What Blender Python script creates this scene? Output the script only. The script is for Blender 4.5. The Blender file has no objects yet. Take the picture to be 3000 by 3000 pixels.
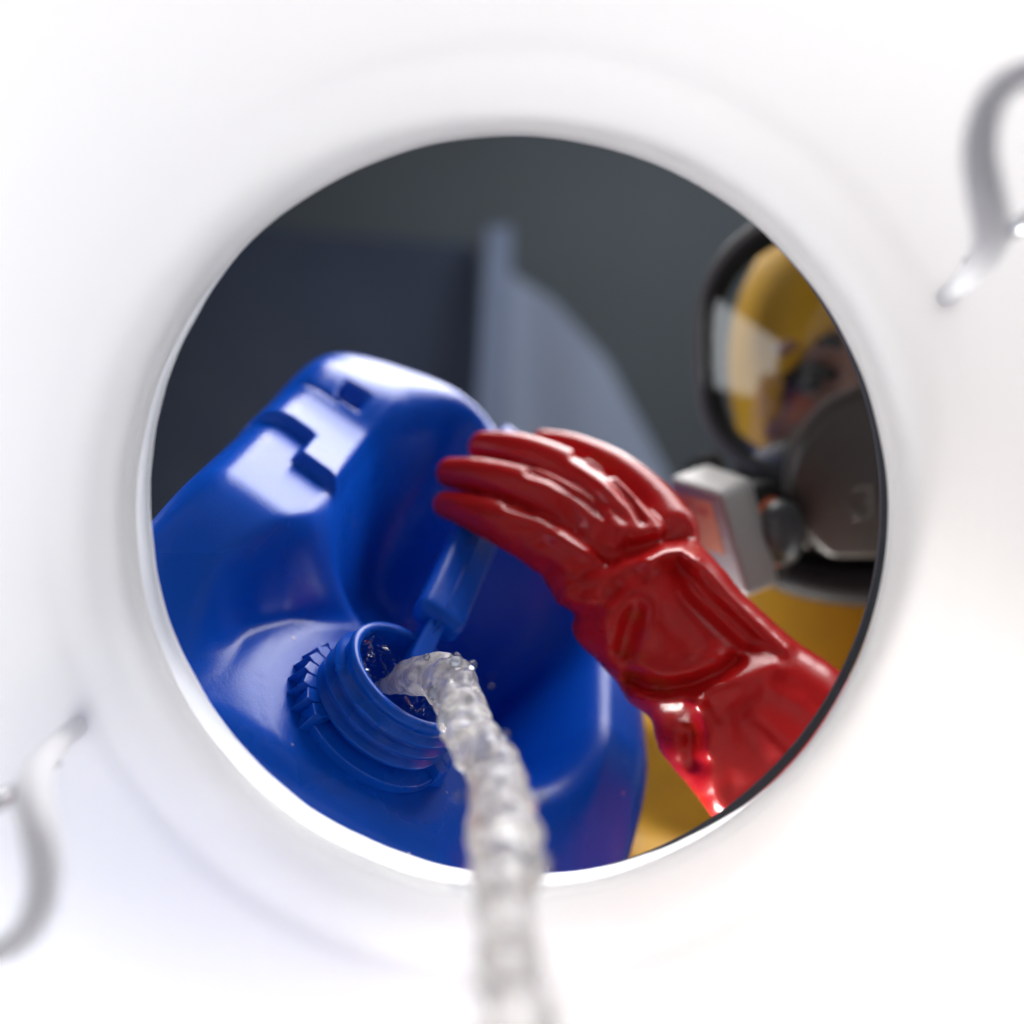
import bpy, bmesh, math, random
import numpy as np
from mathutils import Vector, Matrix

# ------------------------------------------------------------------ camera, world, lights, exposure
SC = bpy.context.scene
COL = SC.collection
PITCH = math.radians(70)           # the camera lies in the drum and looks steeply up through its opening
CAM = np.array([0.0, 0.0, 0.55])
RX = np.array([1.0, 0, 0])
UP = np.array([0.0, -math.sin(PITCH), math.cos(PITCH)])
FW = np.array([0.0, math.cos(PITCH), math.sin(PITCH)])
FPX = 2800.0                       # focal length in photograph pixels (3000 px wide)

def W(p):
    """(right, up, depth) in metres seen from the camera -> world"""
    p = np.atleast_2d(np.asarray(p, dtype=float))
    return CAM + p[:, :1] * RX + p[:, 1:2] * UP + p[:, 2:3] * FW

cd = bpy.data.cameras.new('camera')
cam = bpy.data.objects.new('camera', cd); COL.objects.link(cam)
cam.location = CAM
cam.rotation_euler = (math.radians(90) + PITCH, 0, 0)
cd.sensor_width = 36; cd.lens = 36 * FPX / 3000
cd.clip_start = 0.01; cd.clip_end = 50
cd.dof.use_dof = True
cd.dof.focus_distance = 0.395
cd.dof.aperture_fstop = 33.6 / 13.5
cd.dof.aperture_blades = 0
SC.camera = cam

wd = bpy.data.worlds.new('World'); SC.world = wd; wd.use_nodes = True
wd.node_tree.nodes['Background'].inputs[0].default_value = (0.75, 0.85, 1.0, 1)
wd.node_tree.nodes['Background'].inputs[1].default_value = 0.08

def area(name, loc, target, sx, sy, power, color, spread=180):
    ld = bpy.data.lights.new(name, 'AREA'); ld.shape = 'RECTANGLE'
    ld.size = sx; ld.size_y = sy; ld.energy = power; ld.color = color; ld.spread = math.radians(spread)
    o = bpy.data.objects.new(name, ld); COL.objects.link(o)
    a = Vector(W(loc)[0]); b = Vector(W(target)[0])
    o.location = a
    o.rotation_euler = (b - a).to_track_quat('-Z', 'Y').to_euler()
    return o
KEY = area('window_light', (0.36, 0.72, 1.15), (-0.06, -0.02, 0.48), 1.0, 0.9, 29, (1.0, 0.98, 0.97))
area('side_window_light', (-1.35, 0.30, 0.75), (0.1, 0.05, 0.6), 0.6, 1.1, 10, (0.92, 0.96, 1.0))
area('lid_mask_fill', (1.5, 0.75, 1.3), (0, 0, 0.35), 1.2, 1.2, 4.5, (1.0, 0.99, 0.98))  # added fill lamp out of view, brightens the lid and the mask
area('lid_fill_a', (-0.50, -1.05, 0.72), (-0.16, -0.22, 0.34), 1.0, 0.5, 9.5, (1.0, 0.98, 0.93), 50)  # added lamp, lifts the lower left of the lid from outside
area('lid_fill_b', (1.15, -0.75, 0.72), (0.22, -0.18, 0.34), 1.0, 0.5, 0.8, (1.0, 0.99, 0.98), 60)  # added weak lamp, evens out the lower right of the lid

area('background_fill', (1.2, 1.7, 1.5), (0.2, 0.5, 2.8), 0.8, 0.8, 4.5, (0.95, 0.97, 1.0), 100)  # added lamp out of view, brightens the ceiling and the panels behind

SC.view_settings.view_transform = 'Standard'
SC.view_settings.look = 'None'
SC.view_settings.exposure = 0.0
SC.view_settings.gamma = 1.0
SC.view_settings.use_curve_mapping = False
SC.cycles.use_denoising = True
SC.cycles.max_bounces = 14
SC.cycles.transmission_bounces = 10
SC.cycles.transparent_max_bounces = 16
SC.cycles.sample_clamp_indirect = 8

# ------------------------------------------------------------------ helpers
def ray(px, py): return np.array([(px - 1500) / FPX, -(py - 1500) / FPX, 1.0])
def P(px, py, d): return ray(px, py) * d
def nrm(v): v = np.asarray(v, float); return v / np.linalg.norm(v)
def sst(a, b, x):
    t = np.clip((x - a) / (b - a), 0, 1); return t * t * (3 - 2 * t)

def meshobj(name, V, Fc, mat, parent=None, smooth=True, fix=True, local=False):
    """V in camera-based metres; ONE mesh object"""
    Vw = W(V) if not local else np.asarray(V, float)
    pp = parent
    while pp is not None:
        Vw = Vw - np.array(pp.location); pp = pp.parent
    me = bpy.data.meshes.new(name)
    Fc = np.asarray(Fc) if not isinstance(Fc, list) else Fc
    if isinstance(Fc, np.ndarray):
        nf, k = Fc.shape
        Fc = Fc[:, ::-1]
        me.vertices.add(len(Vw)); me.vertices.foreach_set('co', Vw.astype(np.float32).ravel())
        me.loops.add(nf * k); me.loops.foreach_set('vertex_index', np.ascontiguousarray(Fc, dtype=np.int32).ravel())
        me.polygons.add(nf); me.polygons.foreach_set('loop_start', np.arange(0, nf * k, k, dtype=np.int32))
        me.update(calc_edges=True); me.validate()
    else:
        me.from_pydata([tuple(v) for v in Vw], [], [tuple(f)[::-1] for f in Fc]); me.update()
    if fix:
        bm = bmesh.new(); bm.from_mesh(me)
        bmesh.ops.recalc_face_normals(bm, faces=bm.faces); bm.to_mesh(me); bm.free()
    if smooth:
        me.polygons.foreach_set('use_smooth', np.ones(len(me.polygons), bool))
    me.materials.append(mat)
    o = bpy.data.objects.new(name, me); COL.objects.link(o)
    if parent is not None: o.parent = parent
    return o

def thing(name, label, cat, base, group=None):
    o = bpy.data.objects.new(name, None); COL.objects.link(o)
    o.location = W(base)[0]; o.empty_display_size = 0.05
    o['label'] = label; o['category'] = cat
    if group: o['group'] = group
    return o
def tag(o, label, cat, group=None):
    o['label'] = label; o['category'] = cat
    if group: o['group'] = group
    return o
def struct(o): o['kind'] = 'structure'; return o
def bevel(o, w, seg=3, ang=35):
    m = o.modifiers.new('b', 'BEVEL'); m.width = w; m.segments = seg; m.limit_method = 'ANGLE'; m.angle_limit = math.radians(ang); return o
def subsurf(o, n=1):
    m = o.modifiers.new('s', 'SUBSURF'); m.levels = n; m.render_levels = n; return o

def frame(o, ax, bx, cx):
    """local (a,b,c) -> camera metres"""
    o, ax, bx, cx = [np.asarray(v, float) for v in (o, ax, bx, cx)]
    def f(p):
        p = np.atleast_2d(np.asarray(p, float))
        return o + p[:, :1] * ax + p[:, 1:2] * bx + p[:, 2:3] * cx
    return f

def lathe(prof, n=96, closed=False, wob=None):
    """prof [(r,h)] around c axis"""
    V = []; Fc = []
    m = len(prof)
    for i in range(n):
        a = 2 * math.pi * i / n
        for j, (r, h) in enumerate(prof):
            rr = r + (wob(a, j) if wob else 0)
            V.append((rr * math.cos(a), rr * math.sin(a), h))
    mm = m if closed else m - 1
    for i in range(n):
        i2 = (i + 1) % n
        for j in range(mm):
            j2 = (j + 1) % m
            Fc.append((i * m + j, i2 * m + j, i2 * m + j2, i * m + j2))
    return np.array(V), Fc

def tube(pts, rad, n=12, cap=True, up=(0, 0, 1)):
    pts = np.asarray(pts, float); k = len(pts)
    rad = np.broadcast_to(np.asarray(rad, float), (k,))
    V = []; Fc = []
    T = np.gradient(pts, axis=0)
    nv = None
    for i in range(k):
        t = nrm(T[i])
        if nv is None:
            nv = np.cross(t, up)
            if np.linalg.norm(nv) < 1e-4: nv = np.cross(t, (0, 1, 0.3))
        nv = nrm(nv - t * np.dot(nv, t)); b = np.cross(t, nv)
        for j in range(n):
            a = 2 * math.pi * j / n
            V.append(pts[i] + rad[i] * (math.cos(a) * nv + math.sin(a) * b))
    for i in range(k - 1):
        for j in range(n):
            j2 = (j + 1) % n
            Fc.append((i * n + j, i * n + j2, (i + 1) * n + j2, (i + 1) * n + j))
    if cap:
        Fc.append(tuple(range(n))[::-1]); Fc.append(tuple((k - 1) * n + j for j in range(n)))
    return np.array(V), Fc

def catmull(pts, k=8):
    pts = np.asarray(pts, float); out = []
    Q = np.vstack([2 * pts[0] - pts[1], pts, 2 * pts[-1] - pts[-2]])
    for i in range(1, len(Q) - 2):
        for j in range(k):
            t = j / k; p0, p1, p2, p3 = Q[i - 1:i + 3]
            out.append(.5 * (2 * p1 + (p2 - p0) * t + (2 * p0 - 5 * p1 + 4 * p2 - p3) * t * t + (-p0 + 3 * p1 - 3 * p2 + p3) * t ** 3))
    out.append(pts[-1]); return np.array(out)

# ---- signed distance modelling
def smin(a, b, k):
    h = np.clip(.5 + .5 * (b - a) / k, 0, 1); return b + (a - b) * h - k * h * (1 - h)
def smax(a, b, k): return -smin(-a, -b, k)
def cone(p, a, b, ra, rb):
    ba = np.asarray(b) - np.asarray(a); pa = p - np.asarray(a)
    h = np.clip(pa @ ba / (ba @ ba), 0, 1)
    return np.sqrt(((pa - h[:, None] * ba) ** 2).sum(1)) - (ra + (rb - ra) * h)
def chain(p, pts, k=0, sub=3):
    """smooth tapered tube through pts [(xyz, r)]"""
    A = catmull(np.array([list(a) + [r] for a, r in pts]), sub) if sub > 1 else np.array([list(a) + [r] for a, r in pts])
    d = None
    for a, b in zip(A[:-1], A[1:]):
        e = cone(p, a[:3], b[:3], a[3], b[3]); d = e if d is None else np.minimum(d, e)
    return d
def ell(p, c, r, R=None):
    q = p - np.asarray(c)
    if R is not None: q = q @ np.asarray(R).T
    r = np.asarray(r, float); k0 = np.sqrt(((q / r) ** 2).sum(1)); k1 = np.sqrt(((q / r ** 2) ** 2).sum(1))
    return k0 * (k0 - 1) / np.maximum(k1, 1e-9)
def rbox(q, c, hs, r):
    d = np.abs(q - np.asarray(c)) - (np.asarray(hs) - r)
    return np.sqrt((np.maximum(d, 0) ** 2).sum(1)) + np.minimum(d.max(1), 0) - r
def noise3(p, scale, seed, n=7):
    rg = np.random.RandomState(seed); out = 0
    for i in range(n):
        d = nrm(rg.normal(size=3)); f = scale * (.6 + 1.1 * rg.rand()); out = out + np.sin(p @ d * f + rg.rand() * 6.28)
    return out / n

def nets(f, lo, hi, vox, newton=2):
    lo = np.array(lo, float); hi = np.array(hi, float); B = 4
    n = (np.ceil((hi - lo) / vox / B).astype(int)) * B + 1
    nb = (n - 1) // B
    ci = np.stack(np.meshgrid(*[np.arange(k) for k in nb], indexing='ij'), -1).reshape(-1, 3)
    dc = f(lo + (ci + .5) * B * vox)
    near = np.abs(dc) < vox * B * 1.35
    D = np.repeat(np.repeat(np.repeat(dc.reshape(nb), B, 0), B, 1), B, 2)
    D = np.pad(D, ((0, 1), (0, 1), (0, 1)), mode='edge')
    M = np.repeat(np.repeat(np.repeat(near.reshape(nb), B, 0), B, 1), B, 2)
    M = np.pad(M, ((0, 1), (0, 1), (0, 1)), mode='edge')
    M[1:] |= M[:-1].copy(); M[:, 1:] |= M[:, :-1].copy(); M[:, :, 1:] |= M[:, :, :-1].copy()
    idx = np.argwhere(M)
    D[M] = f(lo + idx * vox)
    D[D == 0] = 1e-9
    S = D < 0
    m = np.array(D.shape) - 1
    acc = np.zeros(tuple(m) + (3,), np.float32); cnt = np.zeros(tuple(m), np.float32)
    for ax in range(3):
        o1, o2 = [a for a in range(3) if a != ax]
        for c1 in (0, 1):
            for c2 in (0, 1):
                sl0 = [None] * 3; sl0[ax] = slice(0, -1); sl0[o1] = slice(c1, c1 + m[o1]); sl0[o2] = slice(c2, c2 + m[o2])
                sl1 = list(sl0); sl1[ax] = slice(1, None)
                a = D[tuple(sl0)]; b = D[tuple(sl1)]
                cr = (a < 0) != (b < 0)
                t = np.where(cr, a / np.where(cr, a - b, 1), 0)
                acc[..., ax] += np.where(cr, t, 0); acc[..., o1] += cr * c1; acc[..., o2] += cr * c2; cnt += cr
    act = cnt > 0
    vid = -np.ones(tuple(m), np.int64); vid[act] = np.arange(act.sum())
    V = lo + (np.argwhere(act) + acc[act] / cnt[act][:, None]) * vox
    quads = []
    for ax in range(3):
        o1, o2 = (ax + 1) % 3, (ax + 2) % 3
        sl0 = [slice(1, -1)] * 3; sl0[ax] = slice(0, -1); sl1 = [slice(1, -1)] * 3; sl1[ax] = slice(1, None)
        a = S[tuple(sl0)]; b = S[tuple(sl1)]
        e = np.argwhere(a != b)
        if len(e) == 0: continue
        ins = a[tuple(e.T)]
        e[:, o1] += 1; e[:, o2] += 1
        def g(d1, d2):
            q = e.copy(); q[:, o1] -= d1; q[:, o2] -= d2; return vid[tuple(q.T)]
        q = np.stack([g(1, 1), g(0, 1), g(0, 0), g(1, 0)], 1)
        q[~ins] = q[~ins][:, ::-1]
        quads.append(q)
    Q = np.vstack(quads); Q = Q[(Q >= 0).all(1)]
    h = vox * .4
    for _ in range(newton):
        d0 = f(V); G = np.stack([(f(V + np.eye(3)[i] * h) - f(V - np.eye(3)[i] * h)) / (2 * h) for i in range(3)], 1)
        g2 = np.maximum((G ** 2).sum(1), .15)
        st = np.clip(d0 / g2, -vox * .8, vox * .8)
        V = V - G * st[:, None]
    return V, Q

# ---- materials
def mat(name, color, rough=.5, bump=0, bscale=200, spec=.5, metal=0, coat=0, var=0, vscale=20, sheen=0, sub=0, dust=0):
    m = bpy.data.materials.new(name); m.use_nodes = True
    nt = m.node_tree; b = nt.nodes['Principled BSDF']
    b.inputs['Base Color'].default_value = (*color, 1)
    b.inputs['Roughness'].default_value = rough
    b.inputs['Specular IOR Level'].default_value = spec
    b.inputs['Metallic'].default_value = metal
    b.inputs['Coat Weight'].default_value = coat
    if coat: b.inputs['Coat Roughness'].default_value = .12
    b.inputs['Sheen Weight'].default_value = sheen
    if sub:
        b.inputs['Subsurface Weight'].default_value = sub; b.inputs['Subsurface Radius'].default_value = (1, .4, .3); b.inputs['Subsurface Scale'].default_value = .004
    tc = nt.nodes.new('ShaderNodeTexCoord')
    if var:
        nz = nt.nodes.new('ShaderNodeTexNoise'); nz.inputs['Scale'].default_value = vscale; nz.inputs['Detail'].default_value = 6
        nt.links.new(tc.outputs['Object'], nz.inputs['Vector'])
        mx = nt.nodes.new('ShaderNodeMix'); mx.data_type = 'RGBA'
        mx.inputs[6].default_value = (*[c * (1 - var) for c in color], 1); mx.inputs[7].default_value = (*[min(1, c * (1 + var)) for c in color], 1)
        nt.links.new(nz.outputs[0], mx.inputs[0]); nt.links.new(mx.outputs[2], b.inputs['Base Color'])
        mr = nt.nodes.new('ShaderNodeMapRange'); mr.inputs[1].default_value = .3; mr.inputs[2].default_value = .7
        mr.inputs[3].default_value = max(.02, rough * .85); mr.inputs[4].default_value = min(1, rough * 1.2)
        nt.links.new(nz.outputs[0], mr.inputs[0]); nt.links.new(mr.outputs[0], b.inputs['Roughness'])
    if dust:
        # sparse pale specks of dust lying on the surface
        vo = nt.nodes.new('ShaderNodeTexVoronoi'); vo.inputs['Scale'].default_value = dust; vo.inputs['Randomness'].default_value = 1
        nt.links.new(tc.outputs['Object'], vo.inputs['Vector'])
        sz = nt.nodes.new('ShaderNodeSeparateColor'); nt.links.new(vo.outputs['Color'], sz.inputs[0])
        lim = nt.nodes.new('ShaderNodeMath'); lim.operation = 'MULTIPLY_ADD'; lim.inputs[1].default_value = .14; lim.inputs[2].default_value = -.06
        nt.links.new(sz.outputs[0], lim.inputs[0])
        lt = nt.nodes.new('ShaderNodeMath'); lt.operation = 'LESS_THAN'
        nt.links.new(vo.outputs['Distance'], lt.inputs[0]); nt.links.new(lim.outputs[0], lt.inputs[1])
        mx2 = nt.nodes.new('ShaderNodeMix'); mx2.data_type = 'RGBA'; mx2.inputs[7].default_value = (.55, .5, .48, 1); mx2.inputs[6].default_value = (*color, 1)
        src = b.inputs['Base Color'].links[0].from_socket if b.inputs['Base Color'].is_linked else None
        if src: nt.links.new(src, mx2.inputs[6])
        sc_ = nt.nodes.new('ShaderNodeMath'); sc_.operation = 'MULTIPLY'; sc_.inputs[1].default_value = .5
        nt.links.new(lt.outputs[0], sc_.inputs[0]); nt.links.new(sc_.outputs[0], mx2.inputs[0]); nt.links.new(mx2.outputs[2], b.inputs['Base Color'])
    if bump:
        n2 = nt.nodes.new('ShaderNodeTexNoise'); n2.inputs['Scale'].default_value = bscale; n2.inputs['Detail'].default_value = 4
        nt.links.new(tc.outputs['Object'], n2.inputs['Vector'])
        bp = nt.nodes.new('ShaderNodeBump'); bp.inputs['Strength'].default_value = bump; bp.inputs['Distance'].default_value = .001
        nt.links.new(n2.outputs[0], bp.inputs['Height']); nt.links.new(bp.outputs[0], b.inputs['Normal'])
    return m

def stain(m, color, scale, lo, hi, amt):
    nt = m.node_tree; b = nt.nodes['Principled BSDF']; inp = b.inputs['Base Color']; src = inp.links[0].from_socket
    tc = nt.nodes.new('ShaderNodeTexCoord'); nz = nt.nodes.new('ShaderNodeTexNoise'); nz.inputs['Scale'].default_value = scale; nz.inputs['Detail'].default_value = 8; nz.inputs['Roughness'].default_value = .65
    nt.links.new(tc.outputs['Object'], nz.inputs['Vector'])
    mr = nt.nodes.new('ShaderNodeMapRange'); mr.inputs[1].default_value = lo; mr.inputs[2].default_value = hi; mr.inputs[4].default_value = amt
    nt.links.new(nz.outputs[0], mr.inputs[0])
    mx = nt.nodes.new('ShaderNodeMix'); mx.data_type = 'RGBA'; mx.inputs[7].default_value = (*color, 1)
    nt.links.new(mr.outputs[0], mx.inputs[0]); nt.links.new(src, mx.inputs[6]); nt.links.new(mx.outputs[2], inp)

def translucent(name, color, mix, rough=.35):
    m = bpy.data.materials.new(name); m.use_nodes = True; nt = m.node_tree
    out = nt.nodes['Material Output']; b = nt.nodes['Principled BSDF']
    b.inputs['Base Color'].default_value = (*color, 1); b.inputs['Roughness'].default_value = rough; b.inputs['Specular IOR Level'].default_value = .25
    t = nt.nodes.new('ShaderNodeBsdfTranslucent'); t.inputs[0].default_value = (*color, 1)
    mx = nt.nodes.new('ShaderNodeMixShader'); mx.inputs[0].default_value = mix
    nt.links.new(b.outputs[0], mx.inputs[1]); nt.links.new(t.outputs[0], mx.inputs[2]); nt.links.new(mx.outputs[0], out.inputs[0])
    return m

M = {}
M['blue'] = mat('blue_polyethylene', (.001, .085, .60), .27, .10, 900, .24, var=.06, vscale=9, dust=70)
M['bluerim'] = mat('blue_neck_polyethylene', (.001, .085, .58), .26, .06, 700, .26, var=.08, vscale=40)
M['red'] = mat('red_pvc', (.56, .008, .009), .24, .10, 800, .34, coat=0, var=.12, vscale=14, dust=90)
stain(M['red'], (.42, .075, .008), 22, .60, .72, .55)
stain(M['red'], (.12, .012, .012), 60, .66, .74, .5)
stain(M['blue'], (.004, .008, .03), 75, .74, .76, .8)
M['drum'] = translucent('white_drum_plastic', (.81, .81, .815), .84)
M['shell'] = mat('opaque_drum_plastic', (.62, .62, .63), .5, .05, 60, .3)
M['collar'] = translucent('white_collar_plastic', (.80, .815, .86), .55)
M['gasket'] = mat('dark_gasket_rubber', (.035, .04, .05), .55, .05, 200, .4)
M['lug'] = translucent('grey_lug_plastic', (.90, .905, .93), .45)
M['steel'] = mat('pin_steel', (.5, .5, .52), .25, metal=1)
M['frame'] = mat('brown_grey_rubber', (.085, .073, .068), .5, .08, 300, .35, var=.15)
M['black'] = mat('black_rubber', (.010, .009, .010), .6, .08, 300, .3, var=.2)
M['cup'] = mat('grey_brown_plastic', (.045, .038, .033), .42, .05, 250, .5, var=.15, vscale=25)
M['letter'] = mat('glossy_raised_lettering', (.075, .064, .055), .22, spec=.6)
M['cart'] = mat('grey_cartridge_plastic', (.33, .32, .32), .5, .10, 600, .45, var=.08, vscale=30)
M['label'] = mat('orange_label_paper', (.62, .27, .15), .6, var=.12, vscale=120)
M['ink'] = mat('red_label_ink', (.42, .05, .03), .6)
M['orange'] = mat('orange_gasket', (.75, .13, .02), .4)
M['connector'] = mat('dark_connector_plastic', (.06, .065, .07), .3, spec=.5)
M['yellow'] = mat('yellow_suit_fabric', (.72, .37, .010), .65, .35, 140, .35, var=.12, vscale=30)
M['skin'] = mat('skin', (.36, .175, .115), .5, .15, 250, .4, sub=.1, var=.12, vscale=40)
M['eye'] = mat('eye_white', (.20, .18, .17), .2)
M['iris'] = mat('dark_iris', (.012, .009, .008), .1)
M['brow'] = mat('dark_brow_hair', (.012, .009, .008), .7, .6, 600)
M['wall'] = mat('grey_ceiling_paint', (.22, .255, .285), .8, .1, 30, .3, var=.1, vscale=3)
M['navy'] = mat('navy_sheet_metal', (.075, .100, .165), .5, .05, 30, .4, var=.15, vscale=6)
M['paleblue'] = mat('pale_blue_sheet', (.50, .60, .80), .5, .05, 30, .4, var=.08, vscale=4)
M['darkblue'] = mat('slate_blue_post', (.33, .41, .60), .5, .05, 30, .4, var=.1, vscale=6)
M['floor'] = mat('concrete_floor', (.25, .24, .23), .8, .3, 20, .3, var=.2, vscale=4)

def visor_mat():
    m = bpy.data.materials.new('clear_visor'); m.use_nodes = True; nt = m.node_tree
    out = nt.nodes['Material Output']; nt.nodes.remove(nt.nodes['Principled BSDF'])
    tr = nt.nodes.new('ShaderNodeBsdfTransparent'); tr.inputs[0].default_value = (.76, .78, .78, 1)
    gl = nt.nodes.new('ShaderNodeBsdfGlossy'); gl.inputs['Roughness'].default_value = .06
    fr = nt.nodes.new('ShaderNodeFresnel'); fr.inputs[0].default_value = 1.55
    mx = nt.nodes.new('ShaderNodeMixShader')
    nt.links.new(fr.outputs[0], mx.inputs[0]); nt.links.new(tr.outputs[0], mx.inputs[1]); nt.links.new(gl.outputs[0], mx.inputs[2]); nt.links.new(mx.outputs[0], out.inputs[0])
    return m
M['visor'] = visor_mat()

def water_mat(name, mix):
    m = bpy.data.materials.new(name); m.use_nodes = True; nt = m.node_tree
    out = nt.nodes['Material Output']; nt.nodes.remove(nt.nodes['Principled BSDF'])
    g = nt.nodes.new('ShaderNodeBsdfGlass'); g.inputs['IOR'].default_value = 1.33; g.inputs['Roughness'].default_value = .02
    t = nt.nodes.new('ShaderNodeBsdfTranslucent'); t.inputs[0].default_value = (.92, .9, .86, 1)
    df = nt.nodes.new('ShaderNodeBsdfDiffuse'); df.inputs[0].default_value = (.92, .9, .87, 1)
    a = nt.nodes.new('ShaderNodeMixShader'); a.inputs[0].default_value = .5
    nt.links.new(t.outputs[0], a.inputs[1]); nt.links.new(df.outputs[0], a.inputs[2])
    mx = nt.nodes.new('ShaderNodeMixShader'); mx.inputs[0].default_value = mix
    tc = nt.nodes.new('ShaderNodeTexCoord'); nz = nt.nodes.new('ShaderNodeTexNoise'); nz.inputs['Scale'].default_value = 150; nz.inputs['Detail'].default_value = 5
    nt.links.new(tc.outputs['Object'], nz.inputs['Vector'])
    mr = nt.nodes.new('ShaderNodeMapRange'); mr.inputs[1].default_value = .4; mr.inputs[2].default_value = .62; mr.inputs[3].default_value = mix * .45; mr.inputs[4].default_value = min(1, mix * 1.4)
    nt.links.new(nz.outputs[0], mr.inputs[0]); nt.links.new(mr.outputs[0], mx.inputs[0])
    nt.links.new(g.outputs[0], mx.inputs[1]); nt.links.new(a.outputs[0], mx.inputs[2]); nt.links.new(mx.outputs[0], out.inputs[0])
    return m
M['stream'] = water_mat('aerated_water', .38)
M['liquid'] = visor_mat(); M['liquid'].name = 'clear_water'
for nd in M['liquid'].node_tree.nodes:
    if nd.type == 'FRESNEL': nd.inputs[0].default_value = 1.33
    if nd.type == 'BSDF_TRANSPARENT': nd.inputs[0].default_value = (.88, .92, .97, 1)
    if nd.type == 'BSDF_GLOSSY': nd.inputs['Roughness'].default_value = .03

# ------------------------------------------------------------------ background and floor
def slab(name, pts, thick, m, parent=None):
    """polygon given in camera metres, thickened away from the camera"""
    pts = np.asarray(pts, float); k = len(pts)
    V = np.vstack([pts, pts + np.array([0, 0, thick])])
    Fc = [tuple(range(k)), tuple(range(2 * k - 1, k - 1, -1))] + [(i, i + k, (i + 1) % k + k, (i + 1) % k) for i in range(k)]
    return meshobj(name, V, Fc, m, parent, smooth=False)
R = 6.0
struct(slab('ceiling', [(-R, -R, 3.3), (R, -R, 3.3), (R, R, 3.3), (-R, R, 3.3)], .1, M['wall']))
o = slab('dark_sheet', [P(0, 640, 2.5), P(640, 655, 2.5), P(1405, 720, 2.5), P(1400, 1900, 2.5), P(0, 1900, 2.5)], .03, M['navy'])
tag(o, 'dark navy sheet metal panel hanging high behind the blue can', 'panel')
o = slab('roof_post', [P(1430, 665, 2.42), P(1500, 665, 2.42), P(1475, 1800, 2.3), P(1360, 1800, 2.3)], .06, M['darkblue'])
tag(o, 'slate blue upright post beside the dark navy panel', 'post')
o = slab('sloping_sheet', [P(1480, 790, 2.6), P(1620, 880, 2.6), P(1780, 1060, 2.6), P(1960, 1400, 2.6), P(1960, 2000, 2.6), P(1440, 2000, 2.6)], .03, M['paleblue'])
tag(o, 'pale blue sloping sheet beyond the gloved hand', 'panel')
zf = -.55 + .03
fl = bpy.data.meshes.new('floor'); fl.from_pydata([(-R, -R, -.02), (R, -R, -.02), (R, R, -.02), (-R, R, -.02)], [], [(0, 1, 2, 3)]); fl.materials.append(M['floor'])
fo = bpy.data.objects.new('floor', fl); COL.objects.link(fo); struct(fo)

# ------------------------------------------------------------------ the white drum (the camera is inside it)
LZ = 0.345
def rpx(r, z): return r / FPX * z
drum = thing('plastic_drum', 'large white translucent plastic drum with a round opening in its lid', 'drum', (0, 0, -.42))
fr = frame((0, 0, 0), (1, 0, 0), (0, 1, 0), (0, 0, 1))
rg = random.Random(4)
ph = [rg.uniform(0, 6.28) for _ in range(12)]
def rag(a, j):
    if j > 3: return 0
    return .00005 * sum(math.sin((k * 3 + 5) * a + ph[k]) for k in range(8)) * (1 if j < 4 else 0)
R1 = rpx(1105, LZ) + .0022
prof = [(R1, LZ + .003), (R1, LZ + .0006), (R1 + .0004, LZ - .0002), (R1 + .0012, LZ - .0005), (R1 + .0018, LZ - .00055), (R1 + .003, LZ - .0006), (R1 + .010, LZ - .0006), (R1 + .022, LZ - .0006),
        (R1 + .0255, LZ - .0012), (R1 + .0285, LZ - .0012), (R1 + .032, LZ - .0008), (R1 + .036, LZ - .001), (R1 + .09, LZ - .003), (R1 + .17, LZ - .010), (.335, LZ - .02), (.345, LZ - .03), (.35, LZ - .05)]
V, Fc = lathe(prof, 256, wob=rag)
lid = meshobj('lid', V, Fc, M['drum'], drum, fix=False)
m = lid.modifiers.new('t', 'SOLIDIFY'); m.thickness = .003; m.offset = 0
V, Fc = lathe([(.35, LZ - .05), (.35, .1), (.35, -.1), (.35, -.36), (.33, -.40), (0.0, -.41)], 96)
meshobj('shell', V, Fc, M['shell'], drum, fix=False)
# collar behind the lid, sits slightly off centre
cz = LZ + .0075
c2 = P(1541, 1459, cz); c2r = rpx(1103, cz)
nA = 256; V = []
for i in range(nA):
    a = 2 * math.pi * i / nA; dv = np.array([math.cos(a), math.sin(a), 0])
    wv = .00008 * sum(math.sin((k * 2 + 5) * a + ph[k]) for k in range(8)) + .00012 * math.sin(41 * a) * math.sin(9 * a)
    A_ = np.array([0, 0, LZ + .0030]) + dv * (R1 + .0028); C_ = c2 + dv * (c2r + wv)
    V += [A_, A_ * .45 + C_ * .55 + np.array([0, 0, .0004]), C_ - np.array([0, 0, .0006]), C_ + np.array([0, 0, .0002]), C_ + dv * .0008 + np.array([0, 0, .0009])]
Fc = [(i * 5 + j, ((i + 1) % nA) * 5 + j, ((i + 1) % nA) * 5 + j + 1, i * 5 + j + 1) for i in range(nA) for j in range(4)]
meshobj('collar', V, Fc, M['collar'], drum, fix=False)
gz = LZ + .011
g2 = P(1479, 1478, gz); g2r = rpx(1104, gz)
V, Fc = lathe([(g2r, 0), (g2r, .002), (g2r + .0028, .002), (g2r + .0028, 0)], 256, closed=True)
meshobj('gasket', frame(g2, (1, 0, 0), (0, 1, 0), (0, 0, 1))(V), Fc, M['gasket'], drum, smooth=False)
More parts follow.
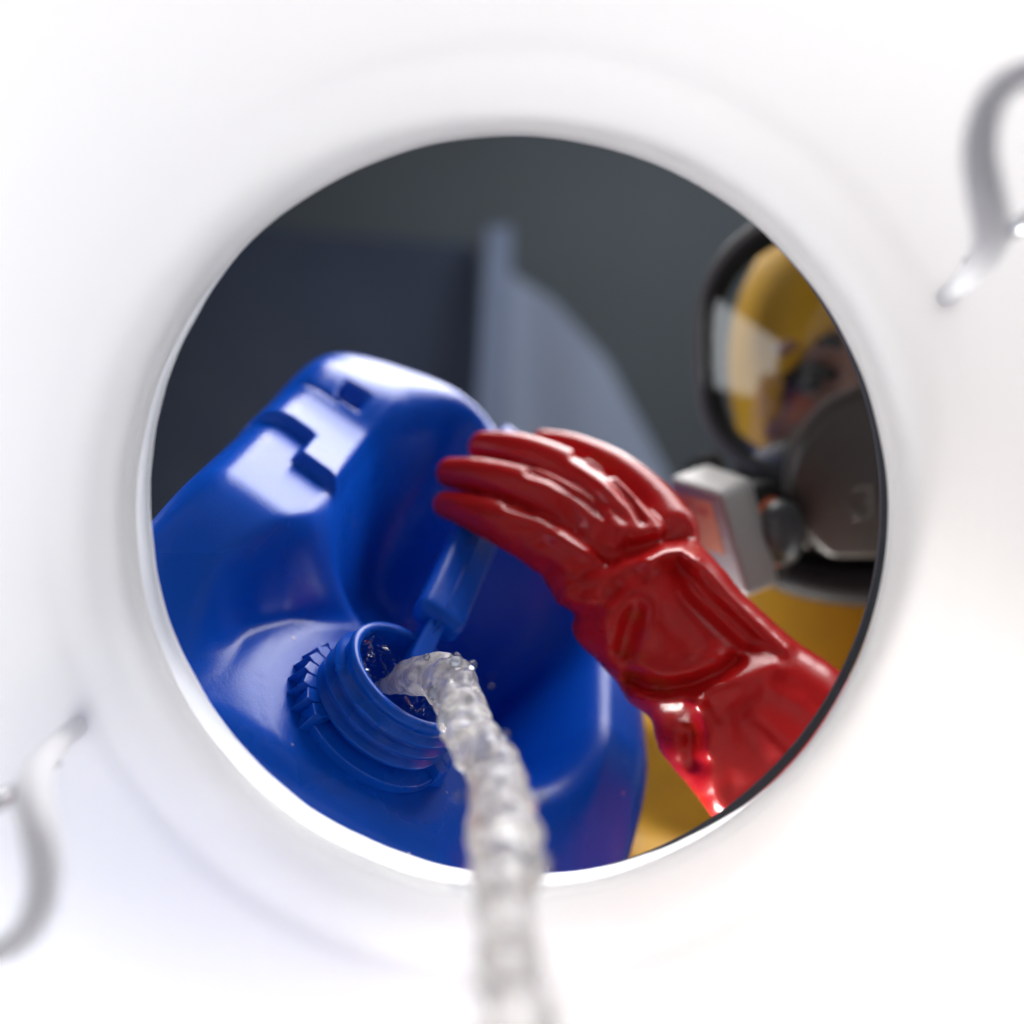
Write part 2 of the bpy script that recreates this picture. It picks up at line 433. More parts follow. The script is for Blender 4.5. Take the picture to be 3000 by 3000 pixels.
# two moulded lifting lugs inside the lid, point-symmetric about the opening
for sg in (1, -1):
    def Q(px, py, d):
        p = P(px, py, d); return np.array([sg * p[0], sg * p[1], p[2]])
    pts = catmull([Q(3190, 225, .25), Q(3060, 210, .24), Q(2950, 245, .235), Q(2890, 330, .23), Q(2870, 450, .23), Q(2890, 580, .235), Q(2905, 680, .25), Q(2875, 765, .285), Q(2820, 830, .325), Q(2760, 880, .347)], 6)
    k = len(pts); rad = np.interp(np.arange(k), [0, 10, 22, 36, k - 1], [.0026, .0034, .0038, .0046, .0035])
    V, Fc = tube(pts, rad, 16)
    lg = meshobj('lifting_lug', V, Fc, M['lug'], drum)
    pts = np.array([Q(2830, 765, .315), Q(2900, 715, .30), Q(2975, 668, .285), Q(3080, 610, .27)])
    V, Fc = tube(pts, [.0014, .0022, .0030, .0030], 12)
    meshobj('lug_pin', V, Fc, M['steel'], lg)

# ------------------------------------------------------------------ the blue jerrycan
BC = P(1085, 2115, .42)
n_ = nrm([.606, .717, -.347])
e1 = np.array([.078, .381, .921]); e1 = nrm(e1 - n_ * e1.dot(n_)); u_ = np.cross(n_, e1)
CF = frame(BC, e1, u_, n_)               # local s (along the can), t (across), h (out of the top)
can = thing('jerrycan', 'blue plastic jerrycan tipped over and pouring through the opening', 'jerrycan', CF((.09, 0, -.33))[0])
S0, S1, T0, TC = -.058, .238, .139, .013
def box2(s, t, s0, s1, t0, t1, k):
    return sst(s0 - k, s0 + k, s) * (1 - sst(s1 - k, s1 + k, s)) * sst(t0 - k, t0 + k, t) * (1 - sst(t1 - k, t1 + k, t))
def H(s, t):
    r = np.sqrt((s * .92) ** 2 + t ** 2)
    pad = 1 - sst(.054, .086, r)
    # floor of the recess falls away under the handle
    fl = -.007 - .029 * sst(.03, .10, s) * (1 - sst(.15, .2, s))
    fl = fl - .034 * sst(.0, .04, t) * sst(.02, .07, s)
    h = fl * (1 - pad)
    # left rail, level then falling to the near end
    railtop = .0435 + .0135 * sst(.12, .20, s) - .050 * sst(.035, -.055, s) - .012 * sst(0, -.06, s)
    w = 1 - sst(-.078, -.046 + .030 * sst(.03, .07, s), t + .018 * sst(.05, .0, s) - .004 * sst(.1, .2, s))
    h = h * (1 - w) + railtop * w
    # right rail
    railr = .026 - .045 * sst(.08, -.05, s)
    wr = sst(.072, .118, t)
    h = h * (1 - wr) + railr * wr
    # far rail that carries the handle
    farh = .058 + .020 * np.exp(-((t + .04) / .05) ** 2) - .022 * sst(.03, .11, t)
    wf = sst(.135, .195, s - .03 * np.exp(-((t + .03) / .03) ** 2))
    h = h * (1 - wf) + farh * wf
    # soft saddle ridge between the rail and the handle
    h = h + .005 * np.exp(-((t + .034) / .018) ** 2) * sst(.03, .07, s) * (1 - sst(.12, .17, s))
    # stepped stacking lug on the rail
    stp = sst(.0765, .079, s) * sst(-.0965, -.0945, t) + sst(.103, .1055, s) * (1 - sst(-.0965, -.0945, t))
    h = h + .0070 * stp * (1 - sst(-.077, -.066, t)) * (1 - sst(.15, .2, s))
    h = h - .008 * box2(s, t, .150, .163, -.1, -.086, .0013)
    h = h - .0012 * (1 - sst(.0, .0012, np.abs(s - .146) - .0006)) * (1 - sst(-.1, -.095, t))
    h = h + .0004 * sst(.0, .0006, .0535 - r) * pad
    return h
def can_sdf(p):
    q = p - BC
    s = q @ e1; t = q @ u_; h = q @ n_
    dx = np.stack([np.abs(s - (S0 + S1) / 2) - (S1 - S0) / 2 + .045, np.abs(t - TC) - T0 + .045], 1)
    side = np.sqrt((np.maximum(dx, 0) ** 2).sum(1)) + np.minimum(dx.max(1), 0) - .045
    side = side + .0015 * np.exp(-((h + .05) / .02) ** 2)
    top = (h - H(s, t)) * .75
    d = smax(side, top, .019)
    d = np.maximum(d, -(h + .33))
    return d
lo = np.min([CF((a, b, c))[0] for a in (S0, S1) for b in (-T0, T0) for c in (-.34, .1)], 0) - .012
hi = np.max([CF((a, b, c))[0] for a in (S0, S1) for b in (-T0, T0) for c in (-.34, .1)], 0) + .012
def can_local(q):
    return can_sdf(CF(q))
V, Fq = nets(can_local, (S0 - .01, TC - T0 - .01, -.345), (S1 + .01, TC + T0 + .01, .105), .0022)
meshobj('body', CF(V), Fq, M['blue'], can, fix=False)
# neck: threaded spout
nr = .0287
prof = [(nr - .0032, -.012), (nr - .0032, .0305), (nr - .0026, .0322), (nr - .0008, .0328), (nr + .0012, .0322), (nr + .0016, .0300), (nr + .0008, .0280)]
for hh in (.0265, .0195, .0125):
    prof += [(nr + .0006, hh), (nr + .0012, hh - .0012), (nr + .0044, hh - .0022), (nr + .0046, hh - .0036), (nr + .0012, hh - .0052), (nr + .0004, hh - .0062)]
prof += [(nr + .0012, .004), (nr + .0016, -.002)]
V, Fc = lathe(prof, 160)
# gentle helix on the threads
ang = np.arctan2(V[:, 1], V[:, 0])
mask = (np.hypot(V[:, 0], V[:, 1]) > nr) & (V[:, 2] < .0275) & (V[:, 2] > .005)
V[mask, 2] += .0012 * np.sin(ang[mask] - 1.2)
neck = meshobj('neck', CF(V), Fc, M['bluerim'], can, fix=False)
# ratchet ring of saw teeth round the foot of the neck
nt_ = 28; V = []; Fc = []
rr0 = nr + .0015
for i in range(nt_):
    a0 = 2 * math.pi * i / nt_; a1 = 2 * math.pi * (i + .93) / nt_; ap = 2 * math.pi * (i + .22) / nt_
    if 1.85 < (a0 % 6.283) < 3.75: continue
    b = len(V); ro = rr0 + .0125; h0, h1 = -.001, .0095
    for h in (h0, h1):
        rt = ro - (.0035 if h == h1 else 0)
        for (r, a) in ((rr0 - .002, a0), (rr0 + .006, a0), (rt, ap), (rr0 + .0075, a1), (rr0 - .002, a1)):
            V.append((r * math.cos(a), r * math.sin(a), h))
    Fc += [tuple(b + 4 - k for k in range(5)), tuple(b + 5 + k for k in range(5))]
    Fc += [(b + k, b + (k + 1) % 5, b + 5 + (k + 1) % 5, b + 5 + k) for k in range(5)]
k = len(V)
V2, F2 = lathe([(rr0 - .002, -.002), (rr0 + .0075, -.002), (rr0 + .0070, .0045), (rr0 - .001, .0062)], 96)
V = V + [tuple(v) for v in V2]; Fc = Fc + [tuple(i + k for i in f) for f in F2]
o = meshobj('ratchet_ring', CF(V), Fc, M['bluerim'], neck, smooth=False); bevel(o, .0005, 2)
# handle bar with a mould seam, joined to the far rail, and the thin rib towards the neck
def bar(pts, hw, hh, r, m, name):
    def f(q):
        d = None
        for a, b in zip(pts[:-1], pts[1:]):
            a = np.array(a); b = np.array(b); L = np.linalg.norm(b - a); ax = (b - a) / L; up = nrm(np.array([0, 0, 1.]) - ax * ax[2]); sd = np.cross(up, ax)
            c = (a + b) / 2; loc = np.stack([(q - c) @ ax, (q - c) @ sd, (q - c) @ up], 1)
            e = rbox(loc, (0, 0, 0), (L / 2 + r * .4, hw, hh), r); d = e if d is None else smin(d, e, .014)
        return d
    lo = np.min(pts, 0) - hw - .01; hi = np.max(pts, 0) + hw + .01
    V, Fq = nets(f, lo, hi, .0012)
    return meshobj(name, CF(V), Fq, m, can, fix=False)
def handle_sdf(q):
    s_ = q[:, 0]; hc = .0395 + .27 * (s_ - .034) - .35 * (s_ - .034) ** 2
    loc = np.stack([s_ - .125, q[:, 1] - .001, (q[:, 2] - hc) * .96], 1)
    return rbox(loc, (0, 0, 0), (.091, .0122, .0062), .0042)
V, Fq = nets(handle_sdf, (.025, -.02, .02), (.222, .022, .1), .0012)
hnd = meshobj('handle', CF(V), Fq, M['blue'], can, fix=False)
rb = bar([(.012, .001, .027), (.04, .001, .036)], .0045, .007, .0015, M['blue'], 'rib')
hz = lambda s_: .0395 + .27 * (s_ - .034) - .35 * (s_ - .034) ** 2 + .0066
pts = [CF((.022, .0015, .0358))[0], CF((.03, .001, .0405))[0], CF((.0355, .001, .0445))[0]] + [CF((s_, .001, hz(s_)))[0] for s_ in (.042, .06, .08, .1, .13)]
V, Fc = tube(catmull(pts, 5), .0006, 6)
meshobj('mould_seam', V, Fc, M['bluerim'], hnd)

# ------------------------------------------------------------------ liquid
def liq_level(q):
    a = q[:, 0]; b = q[:, 1]; h = q[:, 2]
    return (a - .003) * .95 - .12 * h + .22 * b + .0042 * noise3(q, 380, 3) + .0030 * noise3(q, 850, 5) + .0012 * noise3(q, 1900, 6)
def liq_sdf(q):
    a = q[:, 0]; b = q[:, 1]; h = q[:, 2]
    d = np.maximum(np.sqrt(a * a + b * b) - (nr - .0036), np.maximum(-.012 - h, h - .031))
    # free surface: level towards the upper side of the mouth
    lv = liq_level(q)
    return np.maximum(d, lv * .8)
V, Fq = nets(liq_sdf, (-.032, -.032, -.015), (.032, .032, .034), .0008)
ok_ = np.abs(liq_level(V)) < .0006
Fq = Fq[ok_[Fq].all(1)]; used = np.unique(Fq); remap = -np.ones(len(V), int); remap[used] = np.arange(len(used)); V = V[used]; Fq = remap[Fq]
st_path = [(1115, 2015, .421, .005), (1185, 1990, .410, .0080), (1250, 1980, .397, .0104), (1312, 2000, .383, .0114), (1358, 2065, .362, .0106), (1395, 2160, .334, .0100), (1437, 2260, .308, .0110), (1462, 2355, .285, .0112),
           (1470, 2455, .264, .0116), (1478, 2550, .247, .0094), (1478, 2640, .232, .0074), (1478, 2750, .216, .0073), (1485, 2880, .198, .0074), (1520, 3040, .178, .0092)]
ST = [(P(x, y, d), r) for x, y, d, r in st_path]
ST += [((.003, -.112, .11), .009), ((.010, -.168, 0.0), .011), ((.014, -.19, -.2), .012), ((.016, -.205, -.40), .014)]
def st_sdf(p):
    d = chain(p, ST) + .0017
    amp = sst(.425, .37, p[:, 2])
    d = d + (.0014 + .0030 * amp) * noise3(p, 150, 11, 9) + .0022 * amp * noise3(p, 290, 17, 9) + (.0006 + .0020 * amp) * noise3(p, 500, 12, 9) + .0013 * noise3(p, 1100, 13, 9)
    return d * .75
V2, Fq2 = nets(st_sdf, (-.075, -.23, -.43), (.04, -.04, .44), .0014)
poured = thing('poured_liquid', 'clear bubbly stream of liquid gushing from the blue neck', 'liquid', (.016, -.205, -.40))
meshobj('stream', V2, Fq2, M['stream'], poured, fix=False)
meshobj('surface_in_neck', CF(V), Fq, M['liquid'], poured, fix=False)
rg = np.random.RandomState(8)
for i in range(13):
    px, py, d, r = [(1335, 1935, .355, .0026), (1385, 1948, .35, .0022), (1272, 2030, .365, .0022), (1296, 2062, .355, .0024), (1250, 1925, .372, .0016), (1300, 2105, .34, .0026), (1480, 2150, .32, .0016), (1340, 2330, .29, .0014), (1585, 2330, .285, .0018), (1600, 2520, .25, .0015), (1345, 2590, .24, .0012), (1440, 2010, .345, .0012), (1500, 2240, .30, .0011)][i]
    bm = bmesh.new(); bmesh.ops.create_icosphere(bm, subdivisions=2, radius=r)
    vv = np.array([v.co for v in bm.verts]); ff = [tuple(v.index for v in f.verts) for f in bm.faces]; bm.free()
    vv = vv * (1 + .12 * rg.normal(size=3))
    meshobj('droplet', vv + P(px, py, d), ff, M['liquid'], poured)

# ------------------------------------------------------------------ the red glove
def z2(x, y): return (1200 + .673 * x, 1150 + .673 * y)
def g3(x, y, r, d):
    a, b = z2(x, y); return (P(a, b, d), r * .673 / FPX * d)
FING = [
    [(162, 488, 62, .497), (260, 516, 78, .487), (430, 582, 100, .475), (570, 655, 112, .469), (720, 775, 122, .458)],
    [(182, 350, 68, .508), (330, 372, 88, .497), (520, 428, 104, .486), (700, 510, 104, .475), (860, 630, 104, .463)],
    [(326, 238, 70, .519), (480, 264, 90, .507), (680, 344, 98, .493), (840, 452, 100, .478), (990, 610, 104, .464)],
    [(582, 214, 54, .535), (706, 248, 70, .524), (886, 335, 88, .509), (1045, 470, 102, .492), (1140, 600, 116, .476)],
]
FC = [[g3(*q) for q in f] for f in FING]
PALM = [((735, 790, 118, .460), (850, 985, 150, .451)), ((850, 660, 110, .470), (960, 950, 170, .453)), ((970, 650, 110, .470), (1080, 920, 180, .454)), ((1110, 640, 105, .478), (1190, 860, 170, .457))]
PALM = [(g3(*a), g3(*b)) for a, b in PALM]
ARM = [(960, 930, 205, .452), (1130, 1170, 245, .449), (1330, 1400, 290, .444), (1540, 1550, 350, .441), (1760, 1740, 400, .440), (1960, 1960, 410, .450)]
ARM2 = [(1160, 890, 190, .460), (1340, 1080, 220, .458), (1500, 1270, 255, .455), (1640, 1400, 290, .452), (1800, 1560, 320, .452)]
ARM = [g3(*q) for q in ARM]; ARM2 = [g3(*q) for q in ARM2]
THUMB = [g3(*q) for q in [(1080, 900, 130, .475), (1020, 700, 110, .505), (820, 480, 90, .535), (640, 380, 75, .545)]]
# sculpted folds: polyline on the glove, width, height in millimetres
STROKES = [
    # wrist, thumb-less side: a pinched fold over a hollow
    ([(690, 850), (680, 890), (740, 925), (820, 905)], 36, 4.4), ([(690, 965), (780, 955), (850, 905), (900, 850)], 36, -5.5),
    ([(600, 770), (660, 800), (700, 830)], 36, -3.2), ([(760, 780), (830, 760)], 60, -2.8), ([(730, 830), (860, 790), (960, 740)], 34, 2.2),
    # big loose panel with the V-shaped dent
    ([(985, 950), (950, 1040), (925, 1120)], 42, -6.5), ([(870, 960), (885, 1080), (900, 1180)], 50, 3.4), ([(1060, 930), (1085, 1030)], 70, 3.6), ([(1200, 1060)], 120, 3.4),
    ([(1000, 1180), (1100, 1215), (1230, 1205), (1340, 1160)], 36, 3.2),
    # crease where the cuff folds over
    ([(965, 1240), (1030, 1275), (1110, 1290), (1230, 1268), (1350, 1222), (1420, 1165)], 30, -7.0),
    ([(990, 1318), (1090, 1345), (1190, 1325), (1250, 1350)], 34, 5.4), ([(1265, 1355), (1295, 1450), (1285, 1560)], 36, 4.6),
    ([(1010, 1420), (1130, 1440), (1215, 1460)], 64, -5.5), ([(1230, 1490), (1245, 1600)], 42, -6.0), ([(1330, 1480), (1310, 1640), (1340, 1800)], 60, 3.2),
    ([(1330, 1300), (1450, 1255), (1580, 1190)], 55, 4.0), ([(1390, 1370), (1450, 1470), (1540, 1600)], 70, -4.0),
    ([(1490, 1440), (1600, 1535), (1720, 1620)], 60, 4.2), ([(1640, 1330), (1780, 1420)], 80, -3.4), ([(1560, 1290), (1700, 1360), (1800, 1450)], 44, 2.4),
    ([(1420, 1720), (1560, 1700), (1680, 1780)], 60, -3.0),
    # long hollow on the far side
    ([(1175, 765), (1245, 880), (1380, 1005), (1460, 1080)], 44, -5.2), ([(1250, 730), (1390, 890), (1520, 1010), (1630, 1110)], 38, 4.2),
    ([(1500, 1100), (1600, 1140)], 34, -1.6),
    # knuckles
    ([(1040, 735), (1110, 695), (1180, 690), (1235, 740)], 34, 5.6), ([(960, 690), (1060, 660), (1180, 625)], 34, -4.2),
    ([(430, 498), (540, 530)], 15, -1.6), ([(680, 610), (760, 690)], 34, 2.2), ([(520, 350), (620, 388), (760, 475), (850, 545)], 16, -3.0), ([(720, 280), (860, 370), (960, 480), (1010, 560)], 17, -3.6),
    ([(640, 630), (740, 690), (830, 740)], 26, 2.4), ([(860, 540), (910, 600), (895, 660)], 32, 2.4), ([(940, 590), (1000, 612), (1080, 600)], 28, 2.4),
    ([(690, 480), (735, 570)], 36, -2.4), ([(850, 420), (895, 490)], 32, 2.2), ([(480, 655), (560, 640)], 36, -2.0), ([(540, 560), (640, 620)], 36, 1.6),
    ([(890, 720), (960, 790)], 50, -2.6), ([(600, 395), (700, 450)], 40, 1.8),
]
STR = [([np.array(z2(*q)) for q in pl], w * .673 * 1.1, a * .0009) for pl, w, a in STROKES]
def pxy(p): return np.stack([1500 + FPX * p[:, 0] / p[:, 2], 1500 - FPX * p[:, 1] / p[:, 2]], 1)
AX0 = np.array(z2(960, 930)); 
def glove_sdf(p):
    d = None
    for f in FC:
        e = chain(p, f); d = e if d is None else smin(d, e, .0006)
    pm = None
    for a, b in PALM:
        e = cone(p, a[0], b[0], a[1], b[1]); pm = e if pm is None else smin(pm, e, .010)
    d = smin(d, pm, .008)
    arm = smin(chain(p, ARM, .012), chain(p, ARM2, .012), .014)
    d = smin(d, arm, .012)
    d = smin(d, chain(p, THUMB, .006), .008)
    xy = pxy(p)
    add = np.zeros(len(p))
    for pl, w, a in STR:
        m = None
        for A, Bq in (zip(pl[:-1], pl[1:]) if len(pl) > 1 else [(pl[0], pl[0] + 1.0)]):
            ba = Bq - A; pa = xy - A; h = np.clip(pa @ ba / (ba @ ba), 0, 1); dd = ((pa - h[:, None] * ba) ** 2).sum(1)
            m = dd if m is None else np.minimum(m, dd)
        add += a * np.exp(-m / (w * w))
    front = sst(.012, -.008, p[:, 2] - (.476 + .10 * sst(1950, 1300, xy[:, 0] + .0 * xy[:, 1]) * .6))
    d = d - add * front * .9
    d = d - .0004 * noise3(p, 110, 21)
    return d * .8
V, Fq = nets(glove_sdf, (-.085, -.24, .36), (.16, .09, .58), .0015)
glove = meshobj('rubber_glove', V, Fq, M['red'], None, fix=False)
tag(glove, 'glossy red rubber gauntlet glove gripping the handle of the blue can', 'glove')

# ------------------------------------------------------------------ the person
HO = np.array([.237, .093, .66])
hf = nrm([-.16, -.08, -.98])
hb_ = np.array([-.03, 1.0, 0]); hb_ = nrm(hb_ - hf * hb_.dot(hf)); ha = nrm(np.array([1.0, 0, 0]) - hf * hf[0] - hb_ * hb_[0])
HF = frame(HO, ha, hb_, hf)
def hl(p):
    q = np.atleast_2d(p) - HO; return np.stack([q @ ha, q @ hb_, q @ hf], 1)
DN = np.array([0, -math.cos(PITCH), -math.sin(PITCH)])       # straight down in the world
NECK = HF((0, -.19, -.10))[0]
HIPL, HIPR = np.array([.24, -.64, .80]), np.array([.42, -.64, .80])
def limbs(p, g):
    d = smin(cone(p, (.10, -.19, .83), (.44, -.21, .83), .072 + g, .072 + g), cone(p, (.21, -.24, .81), (.26, -.58, .81), .125 + g, .115 + g), .06)
    d = smin(d, cone(p, (.36, -.24, .81), (.40, -.58, .81), .125 + g, .115 + g), .06)
    d = smin(d, chain(p, [((.44, -.22, .82), .062 + g), ((.43, -.40, .60), .046 + g), ((.16, -.16, .448), .027 + g)], .02), .03)
    d = smin(d, chain(p, [((.10, -.20, .83), .062 + g), ((-.10, -.46, .78), .046 + g), ((-.245, -.34, .69), .034 + g)], .02), .03)
    for hp in (HIPL, HIPR):
        kn = hp + DN * .48 + np.array([0, .02, 0]); ft = hp + DN * .945
        d = smin(d, chain(p, [(hp, .095 + g), (kn, .062 + g), (ft, .045 + g), (ft + np.array([0, .13, -.03]), .04 + g)], .03), .05)
    return d
def head(q, g=0):
    d = ell(q, (0, .015, -.080), (.067 + g, .104 + g, .094 + g))
    return smin(d, ell(q, (0, -.070, -.050), (.058 + g, .058 + g, .062 + g)), .03)
def body_sdf(p):
    q = hl(p)
    d = head(q)
    d = smin(d, cone(q, (0, .012, .006), (0, -.038, .026), .008, .012), .012)
    for sg in (-1, 1):
        d = smin(d, ell(q, (sg * .03, .022, .004), (.026, .008, .012)), .012)
        d = smax(d, -ell(q, (sg * .032, .0, .018), (.018, .011, .014)), .008)
        d = smin(d, ell(q, (sg * .036, -.035, -.012), (.024, .022, .02)), .02)
        d = smin(d, ell(q, (sg * .069, -.005, -.085), (.008, .03, .018)), .006)
    d = smin(d, ell(q, (0, -.072, .006), (.024, .008, .010)), .008)
    d = smin(d, cone(p, HF((0, -.07, -.09))[0], NECK, .055, .06), .03)
    return smin(d, limbs(p, -.012), .04) * .85
V, Fq = nets(body_sdf, (-.32, -1.06, -.22), (.56, .27, .98), .0055)
person = thing('person', 'person in a yellow hooded suit leaning over the opening', 'person', (.33, -.98, -.13))
meshobj('body', V, Fq, M['skin'], person, fix=False)
def suit_sdf(p):
    q = hl(p)
    hood = np.abs(head(q, .008)) - .005
    hood = smin(hood, np.abs(cone(q, (0, -.08, -.10), (0, -.2, -.12), .066, .085)) - .005, .02)
    hole = np.maximum(np.sqrt((q[:, 0] / .060) ** 2 + ((q[:, 1] + .028) / .072) ** 2) - 1, 0) 
    hole = (np.sqrt((q[:, 0] / .056) ** 2 + ((q[:, 1] + .030) / .072) ** 2) - 1) * .056
    hole = np.maximum(hole, -.03 - q[:, 2])
    hood = np.maximum(hood, -hole)
    roll = np.sqrt(np.where(q[:, 2] > -.06, hole, 1) ** 2 + head(q, .008) ** 2) - .0065
    hood = smin(hood, roll, .004)
    d = limbs(p, 0)
    d = d + .006 * noise3(p, 45, 31) + .003 * noise3(p, 110, 32)
    # folds running across the waist and sleeves
    d = d + .004 * np.sin(p @ np.array([60., 95, 20]) + 3 * noise3(p, 20, 33))
    return smin(d, hood, .012) * .7
V, Fq = nets(suit_sdf, (-.33, -1.07, -.23), (.57, .28, .99), .0055)
meshobj('suit', V, Fq, M['yellow'], person, fix=False)
for sg in (-1, 1):
    bm = bmesh.new(); bmesh.ops.create_uvsphere(bm, u_segments=24, v_segments=16, radius=.0118)
    vv = np.array([v.co for v in bm.verts]); ff = [tuple(v.index for v in f.verts) for f in bm.faces]; bm.free()
    ey = meshobj('eye', HF(vv + np.array([sg * .032, 0, .0005])), ff, M['eye'], person)
    bm = bmesh.new(); bmesh.ops.create_uvsphere(bm, u_segments=24, v_segments=12, radius=.0075)
    vv = np.array([v.co for v in bm.verts]) * np.array([1, 1, .5]); ff = [tuple(v.index for v in f.verts) for f in bm.faces]; bm.free()
    meshobj('iris', HF(vv + np.array([sg * .032, -.001, .0105])), ff, M['iris'], ey)
    pts = HF(catmull([(sg * .012, .021, .019), (sg * .024, .026, .016), (sg * .036, .025, .009), (sg * .045, .018, -.001)], 5))
    V, Fc = tube(pts, np.interp(np.arange(len(pts)), [0, 5, len(pts) - 1], [.003, .0045, .002]), 8)
    meshobj('eyebrow', V, Fc, M['brow'], person)
    pts = HF(catmull([(sg * .016, .002, .0095), (sg * .026, .0065, .0135), (sg * .036, .0065, .013), (sg * .048, .0, .007)], 4))
    V, Fc = tube(pts, .0038, 8); meshobj('eyelid', V, Fc, M['brow'], ey)

# ------------------------------------------------------------------ the respirator
resp = thing('respirator_mask', 'full face respirator with clear visor and dark nose cover', 'respirator', HF((0, -.1, .02))[0])
AW, BH, BC0, EX = .105, .094, .018, 2.7
def outline(th, k=1.0):
    c, s_ = math.cos(th), math.sin(th)
    a = AW * k * math.copysign(abs(c) ** (2 / EX), c); b = BC0 + BH * k * math.copysign(abs(s_) ** (2 / EX), s_)
    a *= 1 - .10 * sst(-.03, -.08, np.array([b]))[0]
    return a, b
def vis_f(a, b): return .082 - 6.3 * a * a - 1.4 * (b - .0) ** 2 * 2
V = [(0, BC0, vis_f(0, BC0))]; Fc = []
NR, NA = 14, 96
for i in range(1, NR + 1):
    for j in range(NA):
        a, b = outline(2 * math.pi * j / NA, i / NR); V.append((a, b, vis_f(a, b)))
for j in range(NA): Fc.append((0, 1 + j, 1 + (j + 1) % NA))
for i in range(NR - 1):
    for j in range(NA):
        j2 = (j + 1) % NA; Fc.append((1 + i * NA + j, 1 + (i + 1) * NA + j, 1 + (i + 1) * NA + j2, 1 + i * NA + j2))
meshobj('visor', HF(V), Fc, M['visor'], resp)
def loop(k, df, r, m, name, th0=0, th1=2 * math.pi, n=120):
    pts = []
    for j in range(n + 1):
        a, b = outline(th0 + (th1 - th0) * j / n, k); pts.append((a, b, vis_f(a, b) + df))
    V, Fc = tube(HF(pts), r, 12, cap=False); return meshobj(name, V, Fc, m, resp)
vfr = loop(1.0, -.004, .0046, M['frame'], 'visor_frame')
loop(.965, .002, .0024, M['black'], 'visor_seal')
loop(.93, -.030, .007, M['black'], 'face_seal')
# nose cover: domed plate with a cut-off lower edge
def cup_sdf(q):
    r = np.sqrt((q[:, 0] / .056) ** 2 + ((q[:, 1] + .070) / .061) ** 2)
    d = smax((r - 1) * .05, q[:, 2] - (.097 - .012 * np.minimum(r, 1.5) ** 2), .006)
    d = smax(d, -(q[:, 2] - .01), .004)
    d = smax(d, -(q[:, 1] + .114), .004)
    d = smax(d, (np.abs(q[:, 0]) * .70 - (q[:, 1] + .072) * .72) - .054, .005)
    return d * .8
V, Fq = nets(cup_sdf, (-.06, -.14, .0), (.06, .0, .125), .0022)
cov = meshobj('nose_cover', HF(V), Fq, M['cup'], resp)
pts = [(.0558 * math.cos(t), -.070 + .0608 * math.sin(t), .0815) for t in np.linspace(math.radians(-38), math.radians(218), 60)]
V, Fc = tube(HF(pts), .0022, 8); meshobj('cover_rim', V, Fc, M['frame'], cov)
V, Fq = nets(lambda q: smax(ell(q, (0, -.090, .02), (.100, .058, .045)), -ell(q, (0, -.04, -.03), (.07, .085, .055)), .006) * .8, (-.112, -.16, -.04), (.112, -.02, .075), .003)
meshobj('inner_mask', HF(V), Fq, M['black'], resp)
pts = catmull([(-.105, -.055, .005), (-.085, -.105, .035), (-.05, -.128, .055), (0, -.135, .062), (.05, -.128, .055), (.085, -.105, .035), (.105, -.055, .005)], 8)
V, Fc = tube(HF(pts), .0135, 14); meshobj('chin_seal', V, Fc, M['black'], resp)
# embossed lettering on the nose cover
cu = bpy.data.curves.new('lettering', 'FONT'); cu.body = '3M'; cu.size = .030; cu.extrude = .0022; cu.bevel_depth = .0004; cu.align_x = 'CENTER'; cu.align_y = 'CENTER'; cu.space_character = 1.0; cu.offset = .0008
tmp = bpy.data.objects.new('lettering', cu); COL.objects.link(tmp)
bpy.context.view_layer.update()
me = bpy.data.meshes.new_from_object(tmp.evaluated_get(bpy.context.evaluated_depsgraph_get()))
vv = np.array([v.co for v in me.vertices]); ff = [tuple(p.vertices) for p in me.polygons]
bpy.data.objects.remove(tmp); bpy.data.meshes.remove(me)
vv = vv + np.array([-.002, -.080, .0968]); vv[:, 2] -= 3.8 * vv[:, 0] ** 2
meshobj('lettering', HF(vv), ff, M['letter'], cov, smooth=False)
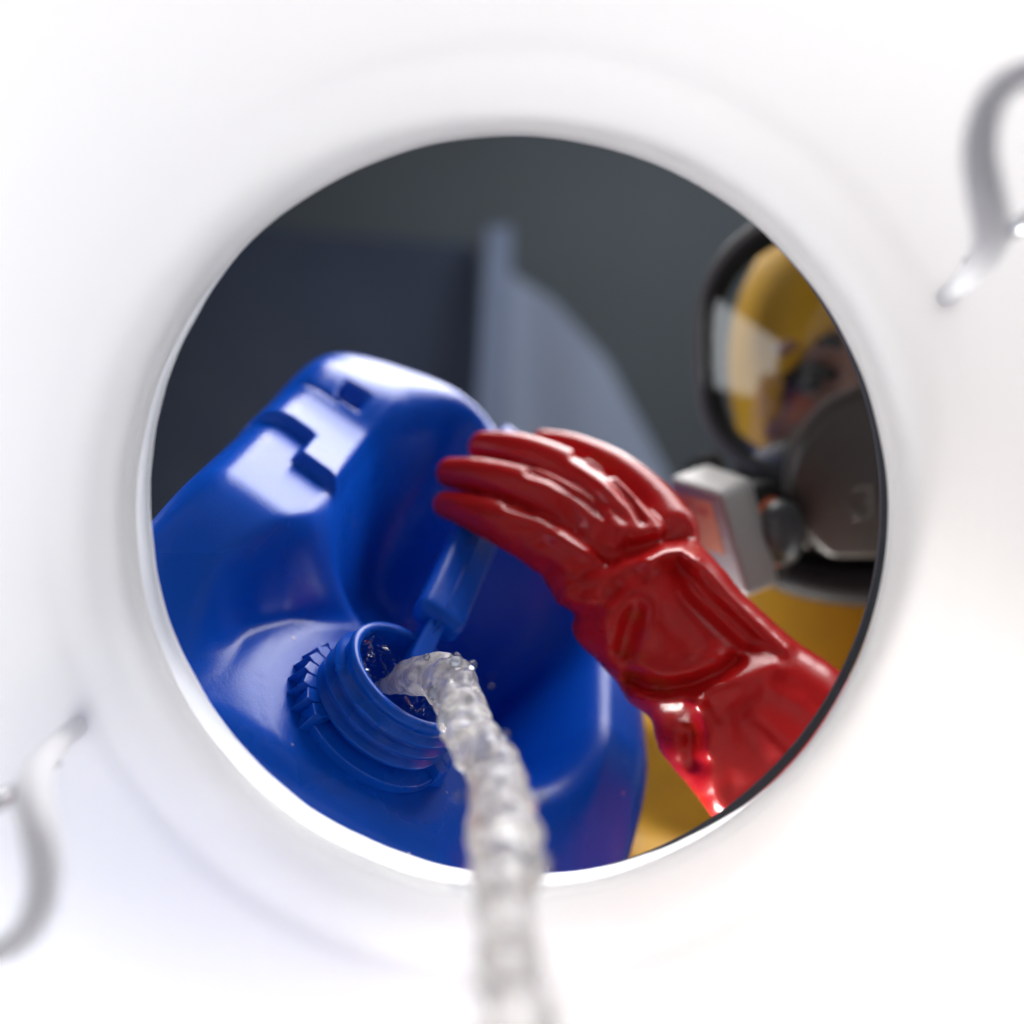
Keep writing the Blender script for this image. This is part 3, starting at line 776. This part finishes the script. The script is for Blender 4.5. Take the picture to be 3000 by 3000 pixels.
# filter cartridges, one on each cheek
box = [(2110, 1442, .525), (2208, 1400, .562), (2070, 1352, .602), (1950, 1395, .567), (2195, 1757, .525), (2292, 1715, .562), (2160, 1655, .602), (2035, 1705, .567)]
BV = hl(np.array([P(*q) for q in box]))
CFc = [(0, 1, 2, 3), (7, 6, 5, 4), (0, 4, 5, 1), (1, 5, 6, 2), (2, 6, 7, 3), (3, 7, 4, 0)]
for sg in (1, -1):
    mir = np.array([sg, 1, 1])
    c = meshobj('filter_cartridge', HF(BV * mir), CFc, M['cart'], resp, smooth=True); bevel(c, .0055, 4)
    def quad(uu, vv_, off):
        A, E_, F_, B_ = BV[0], BV[3], BV[7], BV[4]
        nn = nrm(np.cross(E_ - A, B_ - A)); nn = nn * (1 if nn[2] > 0 else -1)
        return A * (1 - uu) * (1 - vv_) + E_ * uu * (1 - vv_) + F_ * uu * vv_ + B_ * (1 - uu) * vv_ + nn * off
    def panel(name, u0, u1, v0, v1, off, m, par):
        V = [quad(u, v, o_) for o_ in (-.001, off) for (u, v) in ((u0, v0), (u1, v0), (u1, v1), (u0, v1))]
        Fq_ = [(0, 1, 2, 3), (7, 6, 5, 4)] + [(i, i + 4, (i + 1) % 4 + 4, (i + 1) % 4) for i in range(4)]
        o = meshobj(name, HF(np.array(V) * mir), Fq_, m, par, smooth=False); return o
    lb = panel('label_panel', .22, .93, .13, .62, .0006, M['label'], c)
    panel('label_mark', .34, .42, .21, .28, .0009, M['ink'], c); panel('label_mark', .48, .53, .22, .27, .0009, M['ink'], c); panel('label_mark', .6, .85, .2, .23, .0009, M['ink'], c)
    # connector between cartridge and mask
    cc = hl(P(2262, 1560, .575))[0]; ax = nrm(np.array([1.0, .1, .75])); v1 = nrm(np.cross(ax, (0, 1, 0))); v2 = np.cross(ax, v1)
    FR = frame(cc, v1, v2, ax)
    V, Fc = lathe([(0, -.022), (.030, -.022), (.033, -.019), (.032, -.003), (.029, .0), (0, .0)], 48); meshobj('cartridge_collar', HF(FR(V) * mir), Fc, M['black'], c)
    V, Fc = lathe([(.0, .0005), (.0205, .0005), (.0212, .0015), (.0205, .0026), (0, .0026)], 48); meshobj('sealing_ring', HF(FR(V) * mir), Fc, M['orange'], c)
    V, Fc = lathe([(0, .0026), (.0192, .0026), (.0198, .006), (.0185, .011), (.013, .015), (0, .016)], 48); meshobj('connector', HF(FR(V) * mir), Fc, M['connector'], c)
